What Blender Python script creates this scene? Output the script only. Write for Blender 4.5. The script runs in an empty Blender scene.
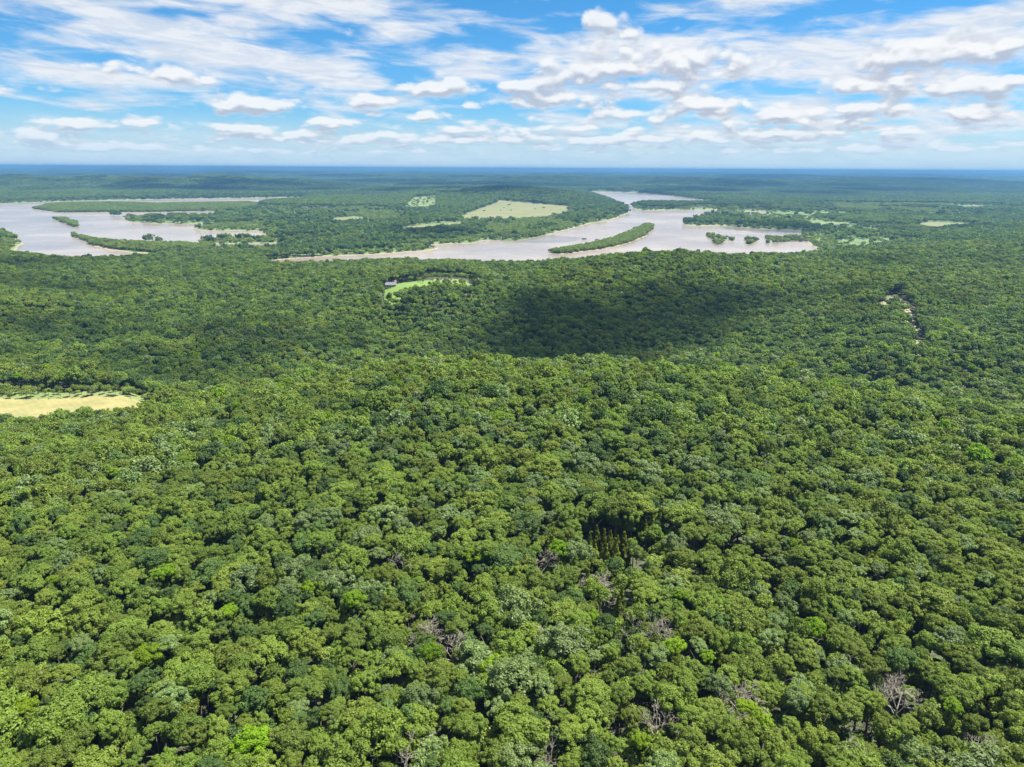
import bpy, bmesh, math, random
import numpy as np
from mathutils import Matrix, Vector

# ------------------------------------------------------------------ camera
W, H, F = 1024, 767, 683.0
CAM = np.array([0.0, 0.0, 154.0])
PITCH = math.atan((383.5 - 168.5) / F)
ROLL = math.radians(0.32)
scene = bpy.context.scene
cd = bpy.data.cameras.new('camera')
cam = bpy.data.objects.new('camera', cd)
scene.collection.objects.link(cam)
cd.sensor_width = 36.0
cd.lens = 36.0 * F / W
cd.clip_start = 1.0
cd.clip_end = 400000.0
CM = Matrix.Rotation(math.pi / 2 - PITCH, 3, 'X') @ Matrix.Rotation(ROLL, 3, 'Z')
cam.matrix_world = Matrix.Translation(Vector(CAM)) @ CM.to_4x4()
scene.camera = cam
CMN = np.array(CM)

# ------------------------------------------------------------------ light
SUN_EL, SUN_AZ = math.radians(65), math.radians(76)      # azimuth clockwise from +Y (ahead), so ahead on the right
SUN_DIR = np.array([math.cos(SUN_EL) * math.sin(SUN_AZ), math.cos(SUN_EL) * math.cos(SUN_AZ), math.sin(SUN_EL)])
sl = bpy.data.lights.new('sun', 'SUN')
sl.energy = 5.0
sl.angle = math.radians(0.5)
sl.color = (1.0, 0.96, 0.88)
so = bpy.data.objects.new('sun', sl)
scene.collection.objects.link(so)
so.rotation_euler = Vector(SUN_DIR).to_track_quat('Z', 'Y').to_euler()
so.location = (0, 0, 5000)

scene.view_settings.view_transform = 'Standard'
scene.view_settings.look = 'None'
scene.view_settings.gamma = 1.0
scene.view_settings.exposure = 1.7
cy = scene.cycles
cy.max_bounces = 5
cy.diffuse_bounces = 4
cy.glossy_bounces = 2
cy.transmission_bounces = 2
cy.volume_bounces = 0
cy.transparent_max_bounces = 32
cy.caustics_reflective = False
cy.caustics_refractive = False
cy.use_denoising = True
cy.sample_clamp_indirect = 4.0


def rays(px, py):
    v = np.stack([(np.asarray(px, float) - 512) / F, (383.5 - np.asarray(py, float)) / F, -np.ones(np.shape(px))], -1)
    return v @ CMN.T


def ground_at(px, py, z):
    d = rays(px, py)
    t = (z - CAM[2]) / np.minimum(d[..., 2], -1e-5)
    return np.stack([d[..., 0] * t, d[..., 1] * t], -1)


def project(p):
    q = (np.asarray(p, float) - CAM) @ CMN
    return 512 + F * q[..., 0] / -q[..., 2], 383.5 - F * q[..., 1] / -q[..., 2]


# ------------------------------------------------------------------ node helpers
def node(nt, typ, **kw):
    n = nt.nodes.new(typ)
    for k, v in kw.items():
        setattr(n, k, v)
    return n


def math_node(nt, op, a, b=None, clamp=False):
    n = nt.nodes.new('ShaderNodeMath')
    n.operation = op
    n.use_clamp = clamp
    for i, v in enumerate((a, b)):
        if v is None:
            continue
        if isinstance(v, (int, float)):
            n.inputs[i].default_value = v
        else:
            nt.links.new(v, n.inputs[i])
    return n.outputs[0]


def smooth(nt, v, a, b):
    n = node(nt, 'ShaderNodeMapRange', interpolation_type='SMOOTHSTEP')
    n.inputs[1].default_value = a
    n.inputs[2].default_value = b
    nt.links.new(v, n.inputs[0])
    return n.outputs[0]


def mix_col(nt, fac, a, b):
    n = node(nt, 'ShaderNodeMix', data_type='RGBA')
    for s, v in ((n.inputs[0], fac), (n.inputs[6], a), (n.inputs[7], b)):
        if isinstance(v, (int, float)):
            s.default_value = v
        elif isinstance(v, tuple):
            s.default_value = (*v, 1)
        else:
            nt.links.new(v, s)
    return n.outputs[2]


# ------------------------------------------------------------------ sky
world = bpy.data.worlds.new('World')
scene.world = world
world.use_nodes = True
wt = world.node_tree
wt.nodes.clear()
world.cycles.sampling_method = 'MANUAL'
world.cycles.sample_map_resolution = 512


def az_el(px, py):
    d = rays(px, py)
    d = d / np.linalg.norm(d)
    return math.degrees(math.atan2(d[0], d[1])), math.degrees(math.asin(d[2]))


SHEET = [  # high thin sheet cloud: pixel centre, half axes, tilt, weight
    (170, 38, 175, 34, 11, 1.0), (300, 68, 140, 30, 14, 1.0), (290, 4, 190, 26, 3, 1.0), (95, 76, 150, 18, 6, 0.9),
    (400, 90, 80, 10, 2, 0.45), (500, 62, 110, 24, -2, 0.9), (660, 52, 240, 24, 1, 0.95), (820, 56, 220, 28, -3, 0.95),
    (965, 32, 150, 30, -9, 0.95), (740, 4, 110, 16, -6, 0.8), (90, 6, 130, 18, 8, 0.8), (930, 75, 200, 26, -2, 0.7),
    (640, 96, 330, 22, 0, 0.5), (20, 97, 80, 9, 3, 0.5), (760, 138, 460, 30, 0, 0.7), (840, 112, 300, 34, 0, 0.75), (150, 150, 420, 20, 0, 0.5)]
HEAP = [  # cumulus
    (604, 24, 36, 14, 4, 1.0), (630, 33, 16, 9, 0, 0.9), (570, 74, 60, 22, -3, 1.0), (620, 66, 60, 22, 4, 0.95), (690, 62, 60, 22, 0, 0.95),
    (530, 86, 45, 16, 0, 0.9), (735, 66, 50, 18, 0, 0.8), (915, 56, 75, 20, -4, 1.0), (985, 48, 50, 16, -8, 0.95), (440, 87, 62, 15, -3, 1.0),
    (365, 103, 38, 14, 0, 1.0), (427, 116, 28, 10, 0, 0.95), (248, 105, 52, 14, 0, 1.0), (75, 124, 42, 9, 0, 0.95), (145, 123, 24, 8, 0, 0.9),
    (335, 122, 42, 9, 0, 0.95), (560, 99, 60, 12, 0, 1.0), (655, 86, 80, 14, 0, 0.9), (700, 105, 60, 13, 0, 0.95), (775, 113, 36, 12, 0, 1.0),
    (870, 84, 70, 12, 0, 0.95), (970, 88, 90, 15, 0, 0.95), (855, 108, 90, 11, 0, 0.85), (640, 115, 70, 12, 0, 0.9), (520, 103, 26, 9, 0, 0.95),
    (30, 134, 50, 7, 0, 0.85), (240, 128, 60, 7, 0, 0.85), (460, 130, 50, 7, 0, 0.85), (960, 112, 90, 12, 0, 0.85), (20, 86, 60, 9, 0, 0.6),
    (180, 75, 120, 14, 6, 0.7), (480, 104, 40, 8, 0, 0.7), (560, 128, 120, 9, 0, 0.75), (800, 132, 200, 10, 0, 0.75), (100, 145, 160, 7, 0, 0.7),
    (350, 142, 160, 7, 0, 0.7), (512, 139, 760, 11, 0, 0.78), (230, 150, 420, 7, 0, 0.62), (760, 122, 420, 14, 0, 0.6), (800, 148, 420, 8, 0, 0.7)]


def blob_field(nt, vec, blobs):
    out = None
    for (x, y, a, b, tilt, w) in blobs:
        az, el = az_el(x, y)
        m = node(nt, 'ShaderNodeMapping', vector_type='TEXTURE')
        nt.links.new(vec, m.inputs[0])
        m.inputs[1].default_value = (az, el, 0)
        m.inputs[2].default_value = (0, 0, math.radians(-tilt))
        m.inputs[3].default_value = (a * 0.083 * 1.25, b * 0.083 * 1.25, 1)
        g = node(nt, 'ShaderNodeTexGradient', gradient_type='SPHERICAL')
        nt.links.new(m.outputs[0], g.inputs[0])
        v = math_node(nt, 'MULTIPLY', g.outputs[1], w)
        if out is None:
            out = v
        else:
            n = node(nt, 'ShaderNodeMath', operation='SMOOTH_MAX')
            nt.links.new(out, n.inputs[0])
            nt.links.new(v, n.inputs[1])
            n.inputs[2].default_value = 0.15
            out = n.outputs[0]
    return out


def noise_tex(nt, vec, scale, detail, rough, dist=0.0, dims='3D'):
    n = node(nt, 'ShaderNodeTexNoise', noise_dimensions=dims)
    nt.links.new(vec, n.inputs['Vector'])
    n.inputs['Scale'].default_value = scale
    n.inputs['Detail'].default_value = detail
    n.inputs['Roughness'].default_value = rough
    n.inputs['Distortion'].default_value = dist
    return n.outputs['Fac']


tc = node(wt, 'ShaderNodeTexCoord')
sep = node(wt, 'ShaderNodeSeparateXYZ')
wt.links.new(tc.outputs['Generated'], sep.inputs[0])
azn = math_node(wt, 'MULTIPLY', math_node(wt, 'ARCTAN2', sep.outputs[0], sep.outputs[1]), 57.29578)
eln = math_node(wt, 'MULTIPLY', math_node(wt, 'ARCSINE', sep.outputs[2]), 57.29578)


def comb(x, y, z=0.0):
    n = node(wt, 'ShaderNodeCombineXYZ')
    for s, v in zip(n.inputs, (x, y, z)):
        if isinstance(v, (int, float)):
            s.default_value = v
        else:
            wt.links.new(v, s)
    return n.outputs[0]


def plane_vec(el_socket, lift=4.0):
    # clouds flatten towards the horizon: sideways 1/(el+lift), upwards as its logarithm
    den = math_node(wt, 'ADD', math_node(wt, 'MAXIMUM', el_socket, 0.0), lift)
    return comb(math_node(wt, 'MULTIPLY', azn, 0.135), math_node(wt, 'MULTIPLY', math_node(wt, 'LOGARITHM', den, 2.71828), 2.6))


def heap_field(el_socket):
    pv = plane_vec(el_socket)
    n1 = noise_tex(wt, pv, 2.6, 7.0, 0.55, 0.2)
    warp = math_node(wt, 'MULTIPLY', math_node(wt, 'SUBTRACT', n1, 0.5), 1.6)
    p = comb(azn, math_node(wt, 'ADD', el_socket, math_node(wt, 'MULTIPLY', warp, 0.3)))
    f = blob_field(wt, p, HEAP)
    vo = node(wt, 'ShaderNodeTexVoronoi', feature='SMOOTH_F1')      # billows
    wv = node(wt, 'ShaderNodeVectorMath', operation='ADD')
    wt.links.new(pv, wv.inputs[0])
    wt.links.new(comb(math_node(wt, 'MULTIPLY', n1, 0.35), math_node(wt, 'MULTIPLY', n1, -0.3)), wv.inputs[1])
    wt.links.new(wv.outputs[0], vo.inputs['Vector'])
    vo.inputs['Scale'].default_value = 6.0
    vo.inputs['Smoothness'].default_value = 0.35
    puff = math_node(wt, 'MULTIPLY', math_node(wt, 'SUBTRACT', 0.42, vo.outputs['Distance']), 0.45)
    return math_node(wt, 'ADD', math_node(wt, 'ADD', f, puff), math_node(wt, 'MULTIPLY', math_node(wt, 'SUBTRACT', n1, 0.52), 1.35))


sky = node(wt, 'ShaderNodeTexSky', sky_type='NISHITA')
sky.sun_disc = False
sky.sun_elevation = SUN_EL
sky.sun_rotation = SUN_AZ
sky.altitude = 100
sky.air_density = 1.0
sky.dust_density = 0.3
sky.ozone_density = 2.5
hsv = node(wt, 'ShaderNodeHueSaturation')
hsv.inputs['Saturation'].default_value = 1.05
hsv.inputs['Value'].default_value = 0.74
tint = mix_col(wt, smooth(wt, eln, 1.0, 13.0), (0.52, 0.90, 1.26), (0.42, 0.86, 1.16))   # clear blue air down to the horizon
tm = node(wt, 'ShaderNodeVectorMath', operation='MULTIPLY')
wt.links.new(sky.outputs[0], tm.inputs[0])
wt.links.new(tint, tm.inputs[1])
wt.links.new(tm.outputs[0], hsv.inputs['Color'])
bg_sky = node(wt, 'ShaderNodeBackground')
wt.links.new(hsv.outputs[0], bg_sky.inputs[0])
bg_sky.inputs[1].default_value = 0.05

f0 = heap_field(eln)
f1 = heap_field(math_node(wt, 'ADD', eln, 0.5))
heap_mask = math_node(wt, 'MULTIPLY', smooth(wt, f0, 0.26, 0.62), 0.9)
lit = smooth(wt, math_node(wt, 'SUBTRACT', f0, f1), -0.20, 0.30)
# streaky sheet
sv = comb(math_node(wt, 'ADD', math_node(wt, 'MULTIPLY', azn, 0.09), math_node(wt, 'MULTIPLY', eln, 0.10)), math_node(wt, 'MULTIPLY', eln, 0.42))
n_sheet = noise_tex(wt, sv, 2.0, 6.0, 0.55, 0.4)
sheet = math_node(wt, 'ADD', blob_field(wt, comb(azn, eln), SHEET), math_node(wt, 'MULTIPLY', math_node(wt, 'SUBTRACT', n_sheet, 0.5), 2.2))
over = math_node(wt, 'MULTIPLY', smooth(wt, eln, 18.0, 32.0), 0.55)  # bright overhead cloud cover, out of frame, added to lift the shaded foliage
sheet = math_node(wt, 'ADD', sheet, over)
veil = math_node(wt, 'MULTIPLY', smooth(wt, eln, 4.5, 0.0), 0.85)
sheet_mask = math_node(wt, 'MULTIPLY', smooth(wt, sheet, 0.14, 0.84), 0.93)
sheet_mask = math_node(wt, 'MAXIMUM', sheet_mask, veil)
shade = smooth(wt, noise_tex(wt, sv, 3.3, 5.0, 0.6, 0.8), 0.35, 0.62)
sheet_col = mix_col(wt, shade, (0.60, 0.67, 0.77), (0.78, 0.80, 0.83))
heap_col = mix_col(wt, lit, (0.42, 0.47, 0.57), (0.85, 0.86, 0.87))
low = smooth(wt, eln, 3.5, 0.0)
cloud_col = mix_col(wt, heap_mask, sheet_col, heap_col)
cloud_col = mix_col(wt, math_node(wt, 'MULTIPLY', low, 0.75), cloud_col, (0.46, 0.66, 0.84))
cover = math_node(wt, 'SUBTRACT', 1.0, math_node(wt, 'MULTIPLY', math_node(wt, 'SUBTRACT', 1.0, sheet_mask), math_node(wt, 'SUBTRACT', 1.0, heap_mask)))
bg_cloud = node(wt, 'ShaderNodeBackground')
wt.links.new(cloud_col, bg_cloud.inputs[0])
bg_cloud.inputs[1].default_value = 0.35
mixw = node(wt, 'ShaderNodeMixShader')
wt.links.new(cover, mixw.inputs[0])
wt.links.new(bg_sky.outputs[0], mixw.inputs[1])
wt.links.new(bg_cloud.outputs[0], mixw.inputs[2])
wout = node(wt, 'ShaderNodeOutputWorld')
wt.links.new(mixw.outputs[0], wout.inputs[0])

# ------------------------------------------------------------------ noise
rng = np.random.default_rng(7)
random.seed(7)


def vnoise(x, y, seed=0):
    xi, yi = np.floor(x).astype(np.int64), np.floor(y).astype(np.int64)
    fx, fy = x - xi, y - yi
    fx, fy = fx * fx * (3 - 2 * fx), fy * fy * (3 - 2 * fy)

    def h(a, b):
        v = (a * 374761393 + b * 668265263 + seed * 974634777) & 0xFFFFFFFF
        v = ((v ^ (v >> 13)) * 1274126177) & 0xFFFFFFFF
        return ((v ^ (v >> 16)) & 0xFFFF) / 65535.0
    a, b, c, d = h(xi, yi), h(xi + 1, yi), h(xi, yi + 1), h(xi + 1, yi + 1)
    return (a + (b - a) * fx) * (1 - fy) + (c + (d - c) * fx) * fy


def fbm(x, y, scale, octaves=4, seed=0):
    s, amp, tot = np.zeros(np.shape(x)), 1.0, 0.0
    for o in range(octaves):
        s = s + amp * (vnoise(x / scale * 2 ** o + 17.3 * o, y / scale * 2 ** o - 9.1 * o, seed + o) - 0.5)
        tot += amp
        amp *= 0.5
    return s / tot * 2


def sstep(a, b, v):
    t = np.clip((v - a) / (b - a), 0, 1)
    return t * t * (3 - 2 * t)


# ------------------------------------------------------------------ plan of the place: outlines laid on the ground
def outline(pts, z=0.0):
    a = np.array(pts, float)
    return ground_at(a[:, 0], a[:, 1], z)


WATER = [outline(p) for p in (
    # lake arm on the left
    [(-140, 204), (0, 203.5), (45, 202), (100, 200.5), (150, 199.5), (200, 198.7), (256, 197.8), (304, 197.3), (303, 201.8), (256, 204), (200, 205),
     (160, 205.5), (105, 205), (130, 211), (214, 211.5), (212, 216.5), (122, 218), (130, 221.5), (150, 223), (175, 224.5), (200, 224), (208, 226), (192, 229.5),
     (205, 230.5), (262, 231), (268, 238), (215, 239), (204, 241), (190, 247), (150, 246), (110, 246), (95, 246), (110, 250), (130, 252.5), (160, 254), (166, 262), (100, 268), (30, 262), (8, 254), (15, 248), (22, 244), (20, 241), (12, 235), (0, 232), (-140, 226)],
    [(198, 244.5), (256, 243), (290, 243), (292, 246.5), (262, 248.5), (240, 246.5), (215, 249.5), (200, 249)],
    # the river below the ridge, up to the far reach
    [(262, 261), (290, 258.5), (330, 256), (380, 254), (420, 251.5), (440, 248.5), (430, 247.5), (428, 244.5), (470, 243.5), (483, 240), (495, 240), (512, 242), (540, 236.5), (560, 231.5),
     (590, 223.5), (612, 219.5), (627, 214), (628, 208), (615, 201.5), (604, 198), (590, 194), (587, 191.8), (620, 192.3), (660, 194.5), (695, 199), (718, 202), (716, 204.8), (680, 205),
     (640, 204.6), (631, 205.5), (633, 208.6), (645, 210.3), (680, 210), (720, 209.5), (716, 212), (690, 219.5), (681, 223.5), (690, 225.5), (720, 225.5), (735, 227), (768, 229.5),
     (800, 230.5), (800, 236.5), (815, 247), (815, 252), (795, 260), (760, 266), (640, 266), (560, 272), (512, 274), (470, 270), (380, 268), (330, 273), (290, 274)],
    [(745, 211.5), (768, 211), (769, 213.5), (747, 214)],
    [(958, 206.8), (975, 206), (1002, 206.5), (1000, 208.8), (970, 209.3)],
)]
ISLES = [outline(p) for p in (
    [(53, 219), (65, 219.5), (76, 222.5), (80, 226.5), (75, 227.5), (67, 224.5)],
    [(72, 233), (80, 237), (95, 240.5), (110, 242.5), (125, 243.5), (150, 244.5), (187, 245), (215, 245), (215, 253.5), (155, 253), (130, 251.5), (110, 249), (95, 246), (80, 240), (72, 236.5)],
    [(34, 209), (45, 206), (60, 205), (105, 204), (160, 205), (256, 203.5), (256, 210), (160, 212), (110, 212.3), (60, 212.5), (45, 210.5)],
    [(545, 253), (560, 250.5), (575, 248), (590, 245.5), (612, 239.5), (625, 234), (637, 228.5), (645, 225), (652, 225.5), (654, 229), (648, 234.5), (637, 240.5), (625, 244.5), (612, 247.5), (590, 250.7), (575, 252.6), (560, 254)],
)]
FLOODED = [outline(p) for p in (
    [(706, 234.5), (715, 236), (724, 238), (733, 238.5), (735, 242), (724, 242.5), (718, 244.8), (711, 241)],
    [(743, 241), (748, 238), (756, 239.5), (770, 237.5), (782, 239), (790, 236.5), (806, 238), (806, 242), (788, 241.5), (772, 244), (760, 242.3), (748, 244.6)],
)]
FIELDS = {  # name: list of (outline, height of the ground there)
    'hay_field': [([(456, 218), (480, 209), (500, 204.8), (530, 206), (569, 207.5), (566, 214), (540, 218), (510, 219.5), (480, 220.5)], 4),
                  ([(388, 232), (410, 226), (440, 223.5), (466, 221.5), (462, 227.5), (430, 230.5), (405, 233)], 3),
                  ([(326, 223), (335, 217.5), (360, 216.5), (369, 220.5), (345, 224)], 3),
                  ([(425, 198), (463, 199), (462, 202), (440, 201)], 4),
                  ([(912, 222.5), (930, 219.5), (985, 222), (978, 226), (945, 228)], 8)],
    'meadow': [([(-90, 390), (60, 389), (154, 388.5), (158, 398.8), (105, 395.8), (85, 396.8), (20, 398.8), (-90, 399.8)], 22), ([(405, 206), (415, 201), (437, 201), (438, 208), (425, 210), (408, 210)], 4), ([(815, 220.5), (850, 220.5), (850, 223.5), (815, 223.5)], 6)],
    'pale_field': [([(-90, 400), (20, 399), (85, 397), (105, 396), (160, 399), (174, 409), (162, 428), (130, 438), (60, 438), (20, 446), (-90, 446)], 22)],
    'lawn': [([(384, 288), (388, 282), (424, 280.5), (466, 279.5), (470, 284), (440, 285), (432, 289), (428, 296), (400, 297), (384, 296)], 38)],
    'dirt_track': [([(424, 279.8), (446, 278.6), (462, 278.8), (446, 280.4)], 38),
                   ([(880, 304), (885, 292), (899, 292), (905, 299), (899, 307)], 38), ([(897, 296), (907, 298), (931, 338), (920, 341)], 38)],
}
FIELD_POLYS = [(name, outline(p, z)) for name, L in FIELDS.items() for p, z in L]
GRASSY = [outline(p, 28) for p in ([(380, 308), (384, 295), (424, 292), (424, 279), (472, 279), (478, 304)],)]


def inside(poly, x, y):
    r = np.zeros(x.shape, bool)
    lo, hi = poly.min(0), poly.max(0)
    sel = (x >= lo[0]) & (x <= hi[0]) & (y >= lo[1]) & (y <= hi[1])
    if not sel.any():
        return r
    xs, ys = x[sel], y[sel]
    c = np.zeros(xs.shape, bool)
    n = len(poly)
    for i in range(n):
        (x0, y0), (x1, y1) = poly[i], poly[(i + 1) % n]
        if y0 == y1:
            continue
        c ^= ((y0 > ys) != (y1 > ys)) & (xs < (x1 - x0) * (ys - y0) / (y1 - y0) + x0)
    r[sel] = c
    return r


def edge_dist(polys, x, y):
    d = np.full(x.shape, 1e9)
    for p in polys:
        q = np.roll(p, -1, 0)
        for (a, b) in zip(p, q):
            ex, ey = b - a
            L2 = ex * ex + ey * ey + 1e-9
            t = np.clip(((x - a[0]) * ex + (y - a[1]) * ey) / L2, 0, 1)
            d = np.minimum(d, (x - a[0] - t * ex) ** 2 + (y - a[1] - t * ey) ** 2)
    return np.sqrt(d)


def water_sd(x, y):
    """Distance to the waterline in metres, negative in the water."""
    k = np.clip(y, 300, 6000) * 0.005
    xw = x + k * fbm(x, y, 60, 3, 61)
    yw = y + 1.6 * k * fbm(x, y, 70, 3, 67)
    out = np.full(x.shape, 1e4)
    sel = (y > 900) & (y < 7500) & (np.abs(x) < 6500)
    xs, ys = xw[sel], yw[sel]
    wet = np.zeros(xs.shape, bool)
    for p in WATER:
        wet |= inside(p, xs, ys)
    for p in ISLES:
        wet &= ~inside(p, xs, ys)
    d = edge_dist(WATER + ISLES, xs, ys)
    out[sel] = np.where(wet, -d, d)
    return out


# height of the tree tops read off the skyline of each ridge: pixel, forward distance
CANOPY = [(512, 767, 90), (100, 767, 90), (950, 767, 90), (512, 600, 134), (60, 600, 137), (980, 600, 131), (512, 450, 226), (700, 450, 226), (300, 450, 232),
          (60, 500, 192), (60, 450, 242), (60, 420, 305), (160, 400, 335), (300, 372, 350), (400, 362, 352), (500, 357, 352), (620, 360, 350), (760, 366, 340), (880, 385, 312),
          (960, 398, 292), (1040, 410, 278), (980, 470, 210), (820, 430, 246),
          (60, 345, 520), (60, 325, 580), (60, 300, 680), (60, 275, 820), (60, 258, 990), (120, 260.5, 980), (190, 260, 1000), (180, 300, 690), (180, 330, 570), (250, 330, 560), (330, 271, 820), (330, 300, 690), (430, 263, 880),
          (480, 267, 840), (520, 270, 820), (560, 266, 830), (595, 260, 850), (650, 252, 850), (700, 254, 850), (740, 260, 860), (780, 261, 900), (400, 330, 570), (500, 340, 530), (600, 330, 550), (600, 300, 670), (700, 290, 710), (700, 270, 780), (770, 310, 620), (800, 340, 520),
          (880, 360, 440), (960, 350, 460), (960, 302, 600), (960, 272, 760), (960, 252, 1000), (960, 236, 1300), (960, 224, 1750), (850, 270, 800), (850, 256, 1000), (860, 240, 1500), (880, 226, 2100), (1100, 300, 560), (1100, 250, 1050),
          (-60, 300, 600), (-60, 258, 1000), (-60, 450, 240), (-20, 235, 1290), (6, 233, 1350), (-60, 228, 1450)]
PLAIN = [(x, y) for x, y in ((-900, 1500), (-600, 1340), (-500, 1180), (-300, 1180), (-150, 1150), (0, 1120), (150, 1150), (300, 1180), (420, 1180), (500, 1250), (600, 1400), (-900, 2200), (0, 1500), (0, 2200), (700, 2000), (900, 3000), (1800, 3000), (0, 3500), (-1800, 3500), (-700, 1700), (2400, 4000), (-2400, 2600), (500, 3000), (-1100, 1400))]


def ctrl():
    P, V = [], []
    for a in (-200, -120, -60, 0, 60, 120, 180, 240, 300):
        for b_, h_ in ((405, 15.0), (450, 9.0)):
            P.append((a, b_ - abs(a) * 0.14))
            V.append(h_)
    for (px, py, Y) in CANOPY:
        d = rays(px, py)
        t = Y / d[1]
        P.append((d[0] * t, Y))
        V.append(CAM[2] + d[2] * t - 12.5)
    for p in PLAIN:
        P.append(p)
        V.append(3.0)
    for (px, py), z in (((20, 400), 22), ((80, 402), 22), ((130, 403), 22), ((40, 392), 21), ((120, 392), 21), ((70, 422), 25),
                        ((420, 283), 38), ((450, 282), 38), ((400, 290), 38), ((440, 295), 38), ((890, 300), 40), ((905, 310), 39), ((450, 278), 38)):
        P.append(tuple(ground_at(px, py, z)))
        V.append(z)
    return np.array(P), np.array(V, float)


def uv(x, y):
    yy = np.maximum(y, 45.0)
    return np.clip(x / yy, -1.5, 1.5) * 1.0, np.log(yy)


CP, CV = ctrl()
cu, cv = uv(CP[:, 0], CP[:, 1])
_D = np.sqrt((cu[:, None] - cu[None]) ** 2 + (cv[:, None] - cv[None]) ** 2 + 0.0009)
_A = np.block([[_D + np.eye(len(CV)) * 0.0, np.ones((len(CV), 1))], [np.ones((1, len(CV))), np.zeros((1, 1))]])
_S = np.linalg.solve(_A, np.append(CV, 0))


def rbf(x, y):
    u, v = uv(x, y)
    out = np.full(x.shape, _S[-1])
    for i in range(len(CV)):
        out += _S[i] * np.sqrt((u - cu[i]) ** 2 + (v - cv[i]) ** 2 + 0.0009)
    return out


HILLS = [(-60, 3650, 380, 420, 44), (-480, 4400, 400, 500, 22), (-3000, 4900, 1200, 500, 48), (-1900, 5000, 700, 450, 40), (1500, 6200, 900, 700, 42), (-4800, 5000, 1200, 700, 60), (300, 6900, 800, 600, 35), (3600, 6800, 1500, 900, 40), (60, 3250, 260, 260, 18)]


def height(x, y, sd=None):
    x, y = np.asarray(x, float), np.asarray(y, float)
    if sd is None:
        sd = water_sd(x, y)
    r = np.hypot(x, y)
    near = rbf(x, y)
    near = near + 2.6 * fbm(x, y, 110, 3, 5) * sstep(60, 200, r + 1) * sstep(14, 26, near)
    near = near + 17 * fbm(x, y, 210, 3, 15) * sstep(430, 540, y) * (1 - sstep(660, 790, y) * (1 - 0.55 * sstep(150, 400, x)))
    far = 5 + 22 * sstep(3800, 9000, y) + (16 + 44 * sstep(4500, 9000, r)) * np.clip(fbm(x * 0.7, y, 1500, 5, 21) + 0.25, 0, 2)
    far = far + 14 * sstep(15000, 60000, r)
    for (hx, hy, sx, sy, a) in HILLS:
        far = far + a * np.exp(-((x - hx) / sx) ** 2 - ((y - hy) / sy) ** 2) * (1 + 0.35 * fbm(x, y, 260, 3, 31))
    wgt = sstep(2300, 3400, y)
    h = np.maximum(near, 1.2) * (1 - wgt) + far * wgt
    dry = sstep(0, 1, sd / np.clip(h * 5.0, 30, 420))
    h = np.where(sd > 0, 0.25 + np.minimum(sd * 0.05, 0.8) + (np.maximum(h, 1.2) - 1.0) * dry, np.maximum(-3.0, sd * 0.08 - 0.15))
    return h


def in_fields(x, y):
    names = np.full(x.shape, '', dtype='<U12')
    for name, p in FIELD_POLYS:
        names[inside(p, x, y)] = name
    return names


# ------------------------------------------------------------------ materials
def principled(name):
    m = bpy.data.materials.new(name)
    m.use_nodes = True
    return m, m.node_tree, m.node_tree.nodes['Principled BSDF']


def plain(name, col, rough=0.8, vary=0.15, scale=3.0):
    m, nt, b = principled(name)
    t = node(nt, 'ShaderNodeTexCoord')
    n = noise_tex(nt, t.outputs['Object'], scale, 5, 0.6)
    nt.links.new(mix_col(nt, n, tuple(c * (1 - vary) for c in col), tuple(min(1, c * (1 + vary)) for c in col)), b.inputs['Base Color'])
    b.inputs['Roughness'].default_value = rough
    return m


def leaf_material(name, c0, c1, spread=0.3, sheen=0.22):
    """Foliage: hue drifts between two real leaf colours from tree to tree and over the hillside."""
    m, nt, b = principled(name)
    oi = node(nt, 'ShaderNodeObjectInfo')
    reg = noise_tex(nt, oi.outputs['Location'], 0.011, 3, 0.55)
    f = math_node(nt, 'ADD', math_node(nt, 'MULTIPLY', oi.outputs['Random'], 0.62), math_node(nt, 'MULTIPLY', smooth(nt, reg, 0.3, 0.7), 0.38))
    col = mix_col(nt, f, c0, c1)
    geo = node(nt, 'ShaderNodeNewGeometry')
    leafvar = math_node(nt, 'ADD', math_node(nt, 'MULTIPLY', geo.outputs['Random Per Island'], spread), 1 - spread / 2)
    treevar = math_node(nt, 'ADD', math_node(nt, 'MULTIPLY', math_node(nt, 'FRACT', math_node(nt, 'MULTIPLY', oi.outputs['Random'], 7.31)), 0.5), 0.75)
    v = node(nt, 'ShaderNodeVectorMath', operation='SCALE')
    nt.links.new(col, v.inputs[0])
    nt.links.new(math_node(nt, 'MULTIPLY', leafvar, treevar), v.inputs['Scale'])
    nt.links.new(v.outputs[0], b.inputs['Base Color'])
    b.inputs['Roughness'].default_value = 0.6
    b.inputs['Specular IOR Level'].default_value = sheen
    tr = node(nt, 'ShaderNodeBsdfTranslucent')
    hv = node(nt, 'ShaderNodeVectorMath', operation='MULTIPLY')
    nt.links.new(v.outputs[0], hv.inputs[0])
    hv.inputs[1].default_value = (1.25, 1.35, 0.5)
    nt.links.new(hv.outputs[0], tr.inputs[0])
    mx = node(nt, 'ShaderNodeMixShader')
    mx.inputs[0].default_value = 0.42
    nt.links.new(b.outputs[0], mx.inputs[1])
    nt.links.new(tr.outputs[0], mx.inputs[2])
    nt.links.new(mx.outputs[0], nt.nodes['Material Output'].inputs[0])
    return m


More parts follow.
